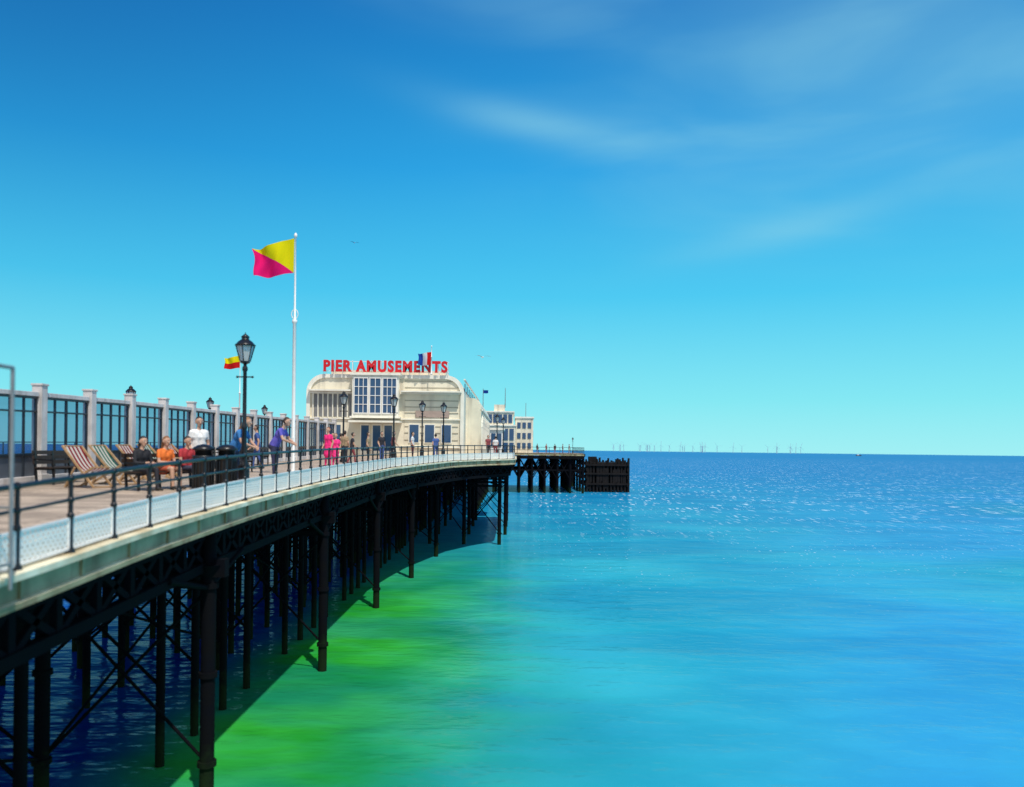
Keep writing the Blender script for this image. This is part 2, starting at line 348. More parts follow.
# ------------------------------------------------------------ amusement pavilion
pav=empty('amusement_pavilion')
FY=62.; XL,XR=-15.9,-3.8; ZB=zdk(FY)-.1; ZT=13.72
b=B()
def rprof(xl,xr,zb,zt,r,n=10):
    pts=[(xl,zb)]
    for k in range(n+1):
        t=math.pi-math.pi/2*k/n; pts.append((xl+r+r*math.cos(t),zt-r+r*math.sin(t)))
    for k in range(n+1):
        t=math.pi/2-math.pi/2*k/n; pts.append((xr-r+r*math.cos(t),zt-r+r*math.sin(t)))
    pts.append((xr,zb)); return pts
def extr(b,pts,y0,y1,mi,smooth=False):
    n=len(pts);vs=[(x,y0,z) for x,z in pts]+[(x,y1,z) for x,z in pts]
    b.add(vs,[tuple(range(n)),tuple(reversed(range(n,2*n)))],mi)
    b.add(vs,[(i+1,i,n+i,n+i+1) for i in range(n-1)]+[(0,n-1,2*n-1,n)],mi,smooth)
extr(b,rprof(XL,XR,ZB,ZT,1.35),FY,89,0)
def rim(b,xl,xr,zb,zt,r,y,th,w,mi):
    o=rprof(xl,xr,zb,zt,r);i_=rprof(xl+w,xr-w,zb,zt-w,r-w*.6)
    n=len(o)
    for k in range(n-1):
        a,c=o[k],o[k+1];e,f=i_[k],i_[k+1]
        vs=[(a[0],y-th,a[1]),(c[0],y-th,c[1]),(f[0],y-th,f[1]),(e[0],y-th,e[1]),(a[0],y,a[1]),(c[0],y,c[1]),(f[0],y,f[1]),(e[0],y,e[1])]
        b.add(vs,[(0,1,2,3),(0,4,5,1),(3,2,6,7)],mi)
rim(b,XL-.05,XR+.05,ZB,ZT+.05,1.4,FY+.01,.16,.28,1)
bx0,bx1=-12.3,-8.75
b.box(((bx0+bx1)/2,FY-.35,12.1),(bx1-bx0,.7,3.2),1)
b.box(((bx0+bx1)/2,FY-.4,13.75),(bx1-bx0+.3,.95,.16),1); b.box(((bx0+bx1)/2,FY-.4,10.45),(bx1-bx0+.3,.95,.14),1)
for zz,th in((12.35,.14),(10.35,.1),(8.2,.1)):
    b.box(((XL+bx0)/2,FY-.06,zz),(bx0-XL-.1,.14,th),1); b.box(((XR+bx1)/2,FY-.06,zz),(XR-bx1-.1,.14,th),1)
for zz in(13.3,12.8,11.8,11.3,10.85,9.8,9.3,8.75):
    b.box(((XR+bx1)/2,FY-.018,zz),(XR-bx1-.8,.05,.05),3)
for k in range(9):
    x=XL+.45+k*.38; b.tube((x,FY-.07,10.42),(x,FY-.07,12.28),.05,.05,8,1)
for k in range(8):
    x=XL+.64+k*.38; b.box((x,FY-.012,11.35),(.24,.03,1.75),5)  # grey strips paint the shade between the ribs
b.box(((XL+bx0)/2,FY-.35,12.5),(bx0-XL-.3,.6,.12),1)
b.box(((XR+bx1)/2,FY-.4,12.46),(XR-bx1-.3,.7,.09),1)
for x in(-14.9,-13.7): b.box((x,FY-.02,9.2),(.8,.05,1.3),2); 
for x in(-11.4,-10.5,-9.6): 
    b.box((x,FY-.03,8.75),(.78,.07,2.4),1); b.box((x,FY-.075,8.85),(.58,.04,1.95),2)
b.box((-10.5,FY-.7,10.1),(3.9,1.4,.14),1)
for x in(-7.6,-6.4,-5.1):
    b.box((x,FY-.04,9.25),(.86,.06,1.5),1); b.box((x,FY-.08,9.25),(.7,.04,1.34),2)
b.box((-6.2,FY-.07,10.75),(2.6,.08,.5),4)
wx=-2.55
extr(b,[(XR-.1,ZB),(XR-.1,12.3),(wx-.55,12.25),(wx-.2,12.05),(wx,11.6),(wx,ZB)],65.5,88.5,0)
for k in range(7):
    yy=67.2+k*3.1
    n=10; pts_=[(yy-1,8.0),(yy+1,8.0)]+[(yy+math.cos(t),9.9+math.sin(t)) for t in np.linspace(0,math.pi,n)]
    b.add([(wx+.02,p,q) for p,q in pts_],[tuple(range(len(pts_)))],2)
    for t in np.linspace(0,math.pi,n)[:-1]:
        t2=t+math.pi/(n-1)
        b.beam((wx+.04,yy+1.05*math.cos(t),9.9+1.05*math.sin(t)),(wx+.04,yy+1.05*math.cos(t2),9.9+1.05*math.sin(t2)),.12,.14,1)
    for e in(-1.05,0,1.05): b.beam((wx+.04,yy+e,8.0),(wx+.04,yy+e,9.9 if e else 10.9),.08,.12 if e else .05,1)
for k in range(8): b.box((XR+.02,64+k*3.1,12.95),(.06,1.6,.6),2)
b.box((wx+.05,77,11.3),(.2,23,.12),1); b.box((XR+.04,75.6,13.5),(.14,26.6,.1),1)
b.box((-9.8,70,13.95),(9,14,.5),0); b.box((-8,78,14.5),(3,4,1.2),0)
b.build('walls',[M_cream,M_cream2,M_win,mat('render_groove',(.36,.32,.24),.8),mat('notice_board',(.4,.3,.25),.5),mat('fluted_shade_grey',(.2,.2,.2),.7)],pav)
b=B()
for cx,w in((-11.62,1.05),(-10.52,.85),(-9.43,1.05)):
    b.box((cx,FY-.71,12.1),(w,.04,2.7),1)
    nx=3 if w>1 else 2
    for k in range(nx+1): b.box((cx-w/2+w*k/nx,FY-.75,12.1),(.07 if k in(0,nx) else .045,.06,2.78),0)
    for k in range(5): b.box((cx,FY-.753,10.75+2.7*k/4),(w+.04,.05,.07 if k in(0,4) else .045),0)
b.build('bay_windows',[M_white,M_win],pav)
cu=bpy.data.curves.new('t','FONT'); cu.body='PIER AMUSEMENTS'; cu.size=1; cu.extrude=.06; cu.offset=.05; cu.space_character=1.2
to=bpy.data.objects.new('tmp',cu); link(to); bpy.context.view_layer.update()
me=bpy.data.meshes.new_from_object(to.evaluated_get(bpy.context.evaluated_depsgraph_get())); bpy.data.objects.remove(to)
co=np.array([v.co[:] for v in me.vertices]); mn=co.min(0);mx=co.max(0)
W,H=9.55,.92
for v in me.vertices:
    x=(v.co.x-mn[0])/(mx[0]-mn[0])*W; z=(v.co.y-mn[1])/(mx[1]-mn[1])*H; v.co=(x,-v.co.z,z)
me.materials.clear(); me.materials.append(M_red)
o=bpy.data.objects.new('sign_letters',me); link(o,pav); o.location=(-14.6,FY-.35,13.93)
b=B()
for zz in(14.0,14.75): b.beam((-14.7,FY-.2,zz),(-4.95,FY-.2,zz),.04,.05)
for k in range(14):
    x=-14.6+k*.735; b.beam((x,FY-.2,13.7),(x,FY-.2,14.85),.04,.04); b.beam((x,FY-.2,14.8),(x,FY+.7,13.75),.03,.03)
b.build('sign_frame',[M_white],pav)
flag('flag_on_pole',-6.25,FY+.6-1.3,13.75,2.1,[(-.0,0,1.75),(-.0,0,.75),(-1.05,0,1.6),(-.98,0,.7)],lambda u,v:2 if u>.66 else (1 if u>.33 else 0),[C_r,C_w,C_b],.035,ring=False)
# ------------------------------------------------------------ far pier head
ph=empty('pier_head'); b=B()
FZ=7.45
b.box((-6,164,FZ-.2),(39,28,.4),1); 
b.box((-6,164,FZ+.02),(38.8,27.8,.1),3)
b.box((-6,149.9,FZ-.25),(39.1,.3,.3),0); b.box((-6,149.95,FZ-.75),(39,.3,.6),1); b.box((13.6,164,FZ-.3),(.3,28,.5),1)
b.box((-11,121,FZ-.2),(14,58,.4),1); b.box((-3.9,121,FZ-.3),(.3,58,.5),1)
for y in(150.5,157,164,171,177):
    for x in np.arange(-25,14,2.4):
        b.tube((x,y,-3),(x,y,FZ-.3),.24,.24,8,2)
        if x+2.4<14: b.tube((x,y,FZ-.8),(x+2.4,y,2.5),.11,.11,6,2); b.tube((x,y,2.5),(x+2.4,y,FZ-.8),.11,.11,6,2); b.beam((x,y,4.3),(x+2.4,y,4.3),.15,.3,2)
for y in np.arange(93,150,7):
    for x in(-4.5,-9,-13,-17.5):
        b.tube((x,y,-3),(x,y,FZ-.3),.2,.2,8,2)
    b.tube((-4.5,y,6.5),(-17.5,y,1),.06,.06,6,2);b.tube((-4.5,y,1),(-17.5,y,6.5),.06,.06,6,2)
b.build('structure',[M_fascia,M_under,M_iron,M_plank],ph)
b=B()
for x in np.arange(-25,13.6,2.): 
    b.tube((x,150.2,FZ),(x,150.2,FZ+1.15),.04,.04,6)
for h in(.6,1.15): b.tube((-25,150.2,FZ+h),(13.5,150.2,FZ+h),.04,.04,6)
for y in np.arange(150,178,2.): b.tube((13.5,y,FZ),(13.5,y,FZ+1.15),.04,.04,6)
for h in(.6,1.15): b.tube((13.5,150.2,FZ+h),(13.5,178,FZ+h),.04,.04,6)
b.build('head_railing',[M_black],ph)
# landing stage
ls=empty('landing_stage'); b=B(); random.seed(11)
for x in np.arange(14.6,22.8,.68):
    for y in(156,164,172):
        b.tube((x,y,-3),(x,y,5.9+random.uniform(-.5,.8)),.26,.21,8)
for y in(156,164,172):
    for zz in(1.6,3.6,5.3): b.box((18.6+random.uniform(-.2,.2),y-.32,zz),(8.6,.2,.35))
    for x in np.arange(14.9,22.4,.5):
        if random.random()<.62: z0=random.uniform(.6,2.2); z1=random.uniform(4.2,5.8); b.box((x,y-.12,(z0+z1)/2),(.42,.12,z1-z0))
for x in(14.6,22.6):
    for zz in(1.4,2.9,4.4,5.5): b.box((x,164,zz),(.3,17,.6))
b.box((18.2,164,5.6),(7.8,16,.3)); b.box((15.9,158,6.3),(1.6,1.4,1.2)); b.box((20.9,157.6,6.0),(1.0,1.2,.9))
for y in np.arange(156,172,1.2): b.tube((22.7,y,-3),(22.7,y,5.5+random.uniform(-.3,.8)),.22,.2,8)
b.build('timber_frame',[M_tim],ls)
lamp(11.9,157,FZ,.75)
# second pavilion
p2=empty('end_pavilion'); b=B()
def bl(x0,x1,y0,y1,z0,z1,mi=0): b.box(((x0+x1)/2,(y0+y1)/2,(z0+z1)/2),(x1-x0,y1-y0,z1-z0),mi)
bl(-6.2,.6,150.9,172,FZ,12.6); bl(-5.8,.2,151.4,171,12.6,15.2); bl(-6.4,.8,150.7,172.2,12.5,12.75,1); bl(-6,.4,151.2,171.2,15.1,15.35,1)
bl(.6,4.0,153,170,FZ,14.2); bl(.5,4.15,152.8,170.2,14.1,14.4,1); bl(-3.5,-1.5,152,160,15.3,16.6)
for k in range(6): bl(-5.5+k*.95,-4.8+k*.95,151.3,151.45,13.1,14.7,2)
for k in range(6): bl(-5.9+k*1.08,-5.1+k*1.08,150.75,150.95,9.9,12.0,2); bl(-5.9+k*1.08,-5.1+k*1.08,150.75,150.95,7.6,9.4,2)
for zz in(8.3,10.2,12.2): 
    for k in range(3): bl(.95+k,1.6+k,152.9,153.05,zz,zz+1.1,2)
for k in range(6): bl(3.95,4.05,154+k*2.6,155.4+k*2.6,10,11.6,2)
b.build('walls',[M_cream,M_cream2,M_win],p2)
b=B()
b.tube((-5.6,151.9,15),(-5.6,151.9,19.6),.08,.05,6); b.tube((-1.4,152,16),(-1.4,152,19.8),.08,.05,6); b.tube((2.6,156,14),(2.6,156,17.2),.06,.05,6)
b.box((-5.1,151.9,19.0),(.9,.03,.6),1)
b.build('masts',[M_steel,C_b],p2)
kk=empty('deck_shelter'); b=B(); zk=zdk(90)
bl(-3.2,-1.1,93,99,zk,zk+2.8,0); bl(-3.4,-.9,92.8,99.2,zk+2.8,zk+3.05,1)
for k in range(3): bl(-3.1+k*.68,-2.6+k*.68,92.9,93.05,zk+.9,zk+2.4,2)
b.build('shelter_walls',[M_white,M_cream2,M_win],kk)
# ------------------------------------------------------------ street furniture
def deckchair(x,y,rz,c1,c2):
    b=B()
    for s_ in(-.28,.28):
        b.beam((s_,-.5,.03),(s_,.55,1.05),.035,.05,0); b.beam((s_*.86,.5,.03),(s_*.86,-.42,.52),.035,.05,0); b.beam((s_*1.1,.1,.52),(s_*1.1,.42,.03),.03,.04,0)
    for p in((-.5,.03),(.55,1.05)): b.tube((-.3,p[0],p[1]),(.3,p[0],p[1]),.02,.02,6)
    b.tube((-.26,-.42,.52),(.26,-.42,.52),.02,.02,6); b.tube((-.26,.5,.03),(.26,.5,.03),.02,.02,6)
    n=12;m=9
    for i in range(n):
        t0,t1=i/n,(i+1)/n
        f=lambda t:(-.42+.97*t, .52+.53*t-.36*math.sin(math.pi*t)*(1-.35*t))
        a=f(t0);c=f(t1)
        for k in range(m):
            xa=-.26+.52*k/m;xb=-.26+.52*(k+1)/m
            b.add([(xa,a[0],a[1]),(xb,a[0],a[1]),(xb,c[0],c[1]),(xa,c[0],c[1])],[(0,1,2,3)],1+k%2,True)
    return b.build('deck_chair',[M_lwood,c1,c2],loc=(x,y,zdk(y)),rz=rz)
C_s1=cloth('stripe_maroon',(.28,.02,.035));C_s2=cloth('stripe_white',(.75,.72,.66));C_s3=cloth('stripe_green',(.03,.18,.12))
for i,(x,y) in enumerate(((-10.75,20.3),(-10.7,21.5),(-10.55,22.7),(-10.5,23.9),(-10.3,25.2))): deckchair(x,y,rad(70+i*5),C_s1 if i%2==0 else C_s3,C_s2)
def bench(x,y,rz,L=1.8):
    b=B()
    for s_ in(-L/2+.1,0,L/2-.1):
        b.beam((s_,-.22,0),(s_,-.22,.42),.05,.05,1); b.beam((s_,.22,0),(s_,.3,.88),.05,.05,1); b.beam((s_,-.25,.4),(s_,.25,.4),.05,.05,1)
    for k in range(4): b.box((0,-.2+k*.13,.44),(L,.1,.03),0)
    for k in range(3): b.box((0,.265+k*.014,.58+k*.13),(L,.03,.1),0)
    for s_ in(-L/2+.06,L/2-.06): b.beam((s_,-.24,.64),(s_,.24,.66),.05,.04,1); b.beam((s_,-.22,.42),(s_,-.22,.64),.04,.04,1)
    return b.build('park_bench',[M_wood,M_black],loc=(x,y,zdk(y)),rz=rz)
bench(-12.3,21.9,rad(90)); bench(-12.3,27.5,rad(90)); bench(-12.3,33,rad(90)); bench(-12.2,38.5,rad(90))
bench(-8.75,20.25,rad(62),2.1) 
bench(-9.9,29,rad(90))
b=B()
for x in(-.27,.27):
    b.lathe([(.22,0),(.25,.04),(.25,.82),(.27,.84),(.27,.9),(.25,.92)],(x,0,0),16,0); 
    for k in range(16):
        t=k*math.pi/8; b.beam((x+.255*math.cos(t),.255*math.sin(t),.1),(x+.255*math.cos(t),.255*math.sin(t),.78),.02,.03,0)
    b.lathe([(.2,.92),(.2,1.04),(.27,1.05),(.26,1.1),(.15,1.17),(.02,1.2)],(x,0,0),16,0)
b.build('litter_bin',[M_black],loc=(-7.42,20.0,zdk(20)-.05),rz=rad(25))
b=B()
zz=zed(9.7); gx=-6.22
for yy in(9.95,9.6): b.tube((gx,yy,zz-.12),(gx,yy,EYE+.94),.025,.025,10)
b.tube((gx,8.0,EYE+.94),(gx,9.95,EYE+.94),.025,.025,10); b.tube((gx,8.0,zz+.2),(gx,9.95,zz+.2),.02,.02,8); b.tube((gx,8,zz-.12),(gx,8,EYE+.94),.028,.028,10)
b.tube((-6.5,9.95,zz+.9),(gx,9.95,zz+.9),.02,.02,8); b.tube((-6.5,9.95,zz+.1),(gx,9.95,zz+.1),.02,.02,8)
b.build('gate_frame',[M_steel])
# ------------------------------------------------------------ people
def V(*a): return Vector(a)
def person(name,x,y,rz,pose='stand',shirt=(.8,.8,.8),pants=(.05,.07,.15),hair=(.03,.02,.015),skin=(.55,.32,.22),shorts=False,scale=1.0,vox=.014,longhair=False,sleeve='short',z=None,dress=False):
    caps=[]
    if pose=='sit': dz=-.42; dy=-.02
    else: dz=0; dy=0
    lean={'stand':0,'lean':.28,'sit':.06,'walk':.03}[pose]
    base=V(0,dy,.95+dz)
    def up(h,fx=0):
        return base+V(fx,lean*(h/.5)*.9,h*(1-.25*lean))
    for s_ in(-1,1):
        caps.append((up(0,s_*.075),up(.2,s_*.06),.115,.1,1)); caps.append((up(.2,s_*.06),up(.36,s_*.085),.1,.11,1))
    caps.append((up(.43,-.14),up(.43,.14),.065,.065,1)); caps.append((up(.30,-.09),up(.30,.09),.11,.11,1))
    caps.append((up(-.06,-.07),up(-.06,.07),.118,.118,2))
    caps.append((up(.44),up(.56),.056,.05,0))
    hc=up(.67)+V(0,.02,0)
    caps.append((hc+V(0,0,.025),hc+V(0,.0,.04),.093,.093,0)); caps.append((hc+V(0,.02,-.04),hc+V(0,.035,-.075),.066,.045,0))
    caps.append((hc+V(0,.09,.0),hc+V(0,.107,-.025),.012,.017,0))
    for s_ in(-1,1): caps.append((hc+V(s_*.092,-.005,-.02),hc+V(s_*.095,-.012,.02),.014,.018,0))
    caps.append((hc+V(0,-.022,.04),hc+V(0,-.012,.065),.1,.09,3))
    if longhair: caps.append((hc+V(0,-.06,.02),up(.42)+V(0,-.08,0),.075,.06,3))
    hands=[]
    for s_ in(-1,1):
        sh=up(.425,s_*.185)
        if pose=='lean': el=sh+V(s_*.06,.12,-.25); wr=V(s_*.1,.52,1.0)
        elif pose=='sit': el=sh+V(s_*.05,.06,-.27); wr=V(s_*.1,.3,.68)
        elif pose=='walk': el=sh+V(s_*.04,.08*s_-.02,-.28); wr=el+V(-s_*.01,.12+.08*s_,-.22)
        else: el=sh+V(s_*.06,-.04,-.28); wr=el+V(-s_*.02,.14 if s_>0 else .06,-.21)
        md=sh.lerp(el,.55)
        caps.append((sh,md,.056,.05,1)); caps.append((md,el,.045 if sleeve=='short' else .05,.04 if sleeve=='short' else .045,0 if sleeve=='short' else 1))
        caps.append((el,wr,.042,.028,0 if sleeve=='short' else 1))
        d=(wr-el).normalized(); pe=wr+d*.075
        caps.append((wr+d*.01,pe,.03,.036,0)); hands.append((s_,wr,pe,d))
        hip=base+V(s_*.09,0,-.04)
        if pose=='sit': kn=V(s_*.11,.42,.52);an=V(s_*.11,.46,.1)
        elif pose=='walk': kn=V(s_*.09,.1*s_+.04,.5);an=V(s_*.09,.2*s_-.03,.1)
        else: kn=V(s_*.1,.02,.5);an=V(s_*.11,-.01+.05*(s_>0),.09)
        md=hip.lerp(kn,.7); lm=0 if shorts else 2
        caps.append((hip,md,.092,.073,2)); caps.append((md,kn,.068,.058,lm)); mk=kn.lerp(an,.3)
        caps.append((kn,mk,.056,.056,lm)); caps.append((mk,an,.055,.037 if shorts else .045,lm))
        caps.append((an+V(0,-.03,-.045),an+V(s_*.02,.15,-.055),.042,.036,4))
    if dress: caps.append((base+V(0,0,.0),base+V(0,.02,-.38),.14,.19,1))
    b=B()
    for a,c,ra,rb,mi in caps: b.capsule(a,c,ra,rb,12)
    tmp=b.build('tmp',[]); md=tmp.modifiers.new('r','REMESH'); md.mode='VOXEL'; md.voxel_size=vox
    sm=tmp.modifiers.new('s','SMOOTH'); sm.factor=.5; sm.iterations=3
    bpy.context.view_layer.update()
    me=bpy.data.meshes.new_from_object(tmp.evaluated_get(bpy.context.evaluated_depsgraph_get())); bpy.data.objects.remove(tmp)
    n=len(me.polygons); C=np.empty(n*3); me.polygons.foreach_get('center',C); C=C.reshape(-1,3)
    best=np.full(n,1e9);mi_=np.zeros(n,int)
    for a,c,ra,rb,mi in caps:
        A=np.array(a);D=np.array(c)-A; t=np.clip(((C-A)@D)/max(D@D,1e-9),0,1); dd=np.linalg.norm(C-(A+t[:,None]*D),axis=1)-(ra+(rb-ra)*t)
        u=dd<best; best[u]=dd[u]; mi_[u]=mi
    hy=np.array(hc)
    face=(mi_==3)&(C[:,1]>hy[1]+.05)&(C[:,2]<hy[2]+.075); mi_[face]=0
    vs=[v.co[:] for v in me.vertices]; b=B(); b.v=list(vs); b.f=[tuple(p.vertices) for p in me.polygons]; b.m=[int(k) for k in mi_]; b.sm=[True]*n
    for s_,wr,pe,d in hands:
        lat=d.cross(V(0,0,1)); lat=lat.normalized() if lat.length>.1 else V(1,0,0)
        if abs(d.z)>.7: lat=V(0,1,0)
        nn=lat.cross(d).normalized()*(-1 if pose in('lean','sit') else 1)
        if nn.z>0 and pose in('lean','sit'): nn=-nn
        for k,L in enumerate((.062,.074,.07,.055)):
            st=pe+lat*(-.027+.018*k); m1=st+d*(L*.6)+nn*.008; e=m1+d*(L*.45)+nn*.03
            b.capsule(st,m1,.0095,.0088,6,0,2); b.capsule(m1,e,.0088,.007,6,0,2)
        st=wr+d*.03+lat*-.03; m1=st+d*.03+lat*-.022; b.capsule(st,m1,.012,.01,6,0,2); b.capsule(m1,m1+d*.03+nn*.01,.01,.008,6,0,2)
    for s_ in(-1,1):
        b.ball(hc+V(s_*.034,.086,.018),.012,8,5); b.ball(hc+V(s_*.034,.096,.018),.006,6,3)
        b.capsule(hc+V(s_*.02,.093,.04),hc+V(s_*.048,.086,.04),.005,.004,6,3,2)
    b.capsule(hc+V(-.02,.083,-.052),hc+V(.02,.083,-.052),.007,.007,6,6,2)
    mats=[mat(name+'_skin',skin,.55,var=.1),mat(name+'_top',shirt,.8,var=.3,vscale=9),mat(name+'_trousers',pants,.8,var=.25,vscale=8),mat(name+'_hair',hair,.6,var=.4,vscale=30),mat(name+'_shoes',(.03,.03,.03),.6),M_white,mat(name+'_lips',(.4,.12,.1),.5)]
    o=b.build(name,mats,loc=(x,y,(zdk(y) if z is None else z)),rz=rz); o.scale=(scale,)*3
    return o
person('man_in_white_tshirt',-8.3,21.2,rad(-140),'stand',(.85,.84,.82),(.04,.05,.1),(.02,.015,.012),scale=1.05)
person('woman_in_blue_top',-7.4,21.3,rad(-100),'lean',(.04,.2,.5),(.03,.04,.09),(.3,.15,.06),longhair=True,scale=1.08)
person('man_in_purple_top',-7.6,25.6,rad(-95),'lean',(.12,.1,.5),(.03,.03,.08),(.05,.03,.02),scale=1.14)
def ong(t): return -8.75+math.cos(rad(62))*t,20.25+math.sin(rad(62))*t
for nm,t,sh,pa,ha,lh,so,sl in(('woman_in_orange_top',-.05,(.9,.2,.03),(.5,.1,.05),(.25,.1,.03),True,True,'short'),('man_in_red_top',.6,(.45,.03,.04),(.05,.05,.09),(.03,.02,.015),False,False,'short'),('woman_in_black_top',-.72,(.015,.015,.02),(.02,.02,.03),(.02,.012,.01),True,False,'long')):
    x,y=ong(t); person(nm,x,y,rad(-118),'sit',sh,pa,ha,longhair=lh,shorts=so,sleeve=sl)
person('woman_in_pink_dress',-8.5,37,rad(150),'stand',(.9,.02,.2),(.9,.03,.22),(.25,.1,.05),dress=True,vox=.02,scale=1.04)
person('girl_in_pink_dress',-8.2,37.2,rad(170),'stand',(.9,.04,.26),(.8,.03,.22),(.3,.15,.06),dress=True,vox=.02,scale=.88)
cols=[(.02,.02,.03),(.25,.05,.06),(.7,.7,.7),(.05,.1,.3),(.35,.25,.15),(.03,.03,.04)]
random.seed(5)
for i,(x,y) in enumerate(((-7.9,48.5),(-7.3,49.1),(-6.6,53),(-5.3,55.5),(-9.2,44),(-10.2,47.5),(-11.2,50),(-2.0,66.5),(-1.4,67.5),(-10.5,33.0),(-7.2,40),(-8.4,42))):
    person('pedestrian',x,y,random.uniform(0,6.3),'walk' if i%2 else 'stand',cols[i%6],cols[(i*2+3)%6],vox=.03,scale=random.uniform(.93,1.05))
for x,y in((6.5,152),(8.2,153),(9.6,151.5),(11,154),(4.8,152.5)):
    person('pedestrian',x,y,random.uniform(0,6.3),'stand',random.choice(cols),random.choice(cols),vox=.045,z=FZ+.07)
# ------------------------------------------------------------ seagulls
def gull(x,y,z,rz,s=1):
    b=B(); b.capsule((0,-.16,0),(0,.14,.02),.05,.06,10,0); b.capsule((0,.2,.04),(0,.22,.045),.035,.03,8,0); b.tube((0,.24,.04),(0,.3,.03),.01,.003,6,2)
    for s_ in(-1,1):
        pr=[(0,.1,.02,-.08),(.25,.17,.14,-.03),(.45,.12,.16,-.04),(.72,-.06,.08,-.12)]
        for a,c in zip(pr[:-1],pr[1:]): b.add([(s_*a[0],a[1],a[2]),(s_*c[0],c[1],c[2]),(s_*c[0],c[3],c[2]),(s_*a[0],a[3],a[2])],[(0,1,2,3)],1)
    b.add([(-.03,-.18,0),(.03,-.18,0),(.07,-.32,0),(-.07,-.32,0)],[(0,1,2,3)],0)
    o=b.build('seagull',[M_white,mat('gull_grey',(.3,.32,.35)),M_lwood],loc=(x,y,z),rz=rz); o.scale=(s,)*3
gull(-2.6,68,15.9,rad(20)); gull(-24,120,38.8,rad(30))
# ------------------------------------------------------------ wind farm, boat
b=B(); random.seed(8)
for i in range(34):
    x=random.uniform(1000,3250); y=random.uniform(8600,9800); x*=y/9000; h=72
    b.tube((x,y,0),(x,y,h),3.0,2.0,6)
    a0=random.uniform(0,2)
    for k in range(3):
        a=a0+k*2.094; b.beam((x,y-4,h),(x+math.cos(a)*48,y-4,h+math.sin(a)*48),3,1)
    b.box((x,y,h),(4,10,4))
b.build('wind_turbines',[mat('turbine_grey',(.38,.55,.62),.6)])
b=B(); b.capsule((-9,0,1),(9,0,1),2.0,2.0,8); b.box((-2,0,4),(6,4,3),1)
b.build('distant_boat',[M_dgrey,M_white],loc=(1300,3000,.5))
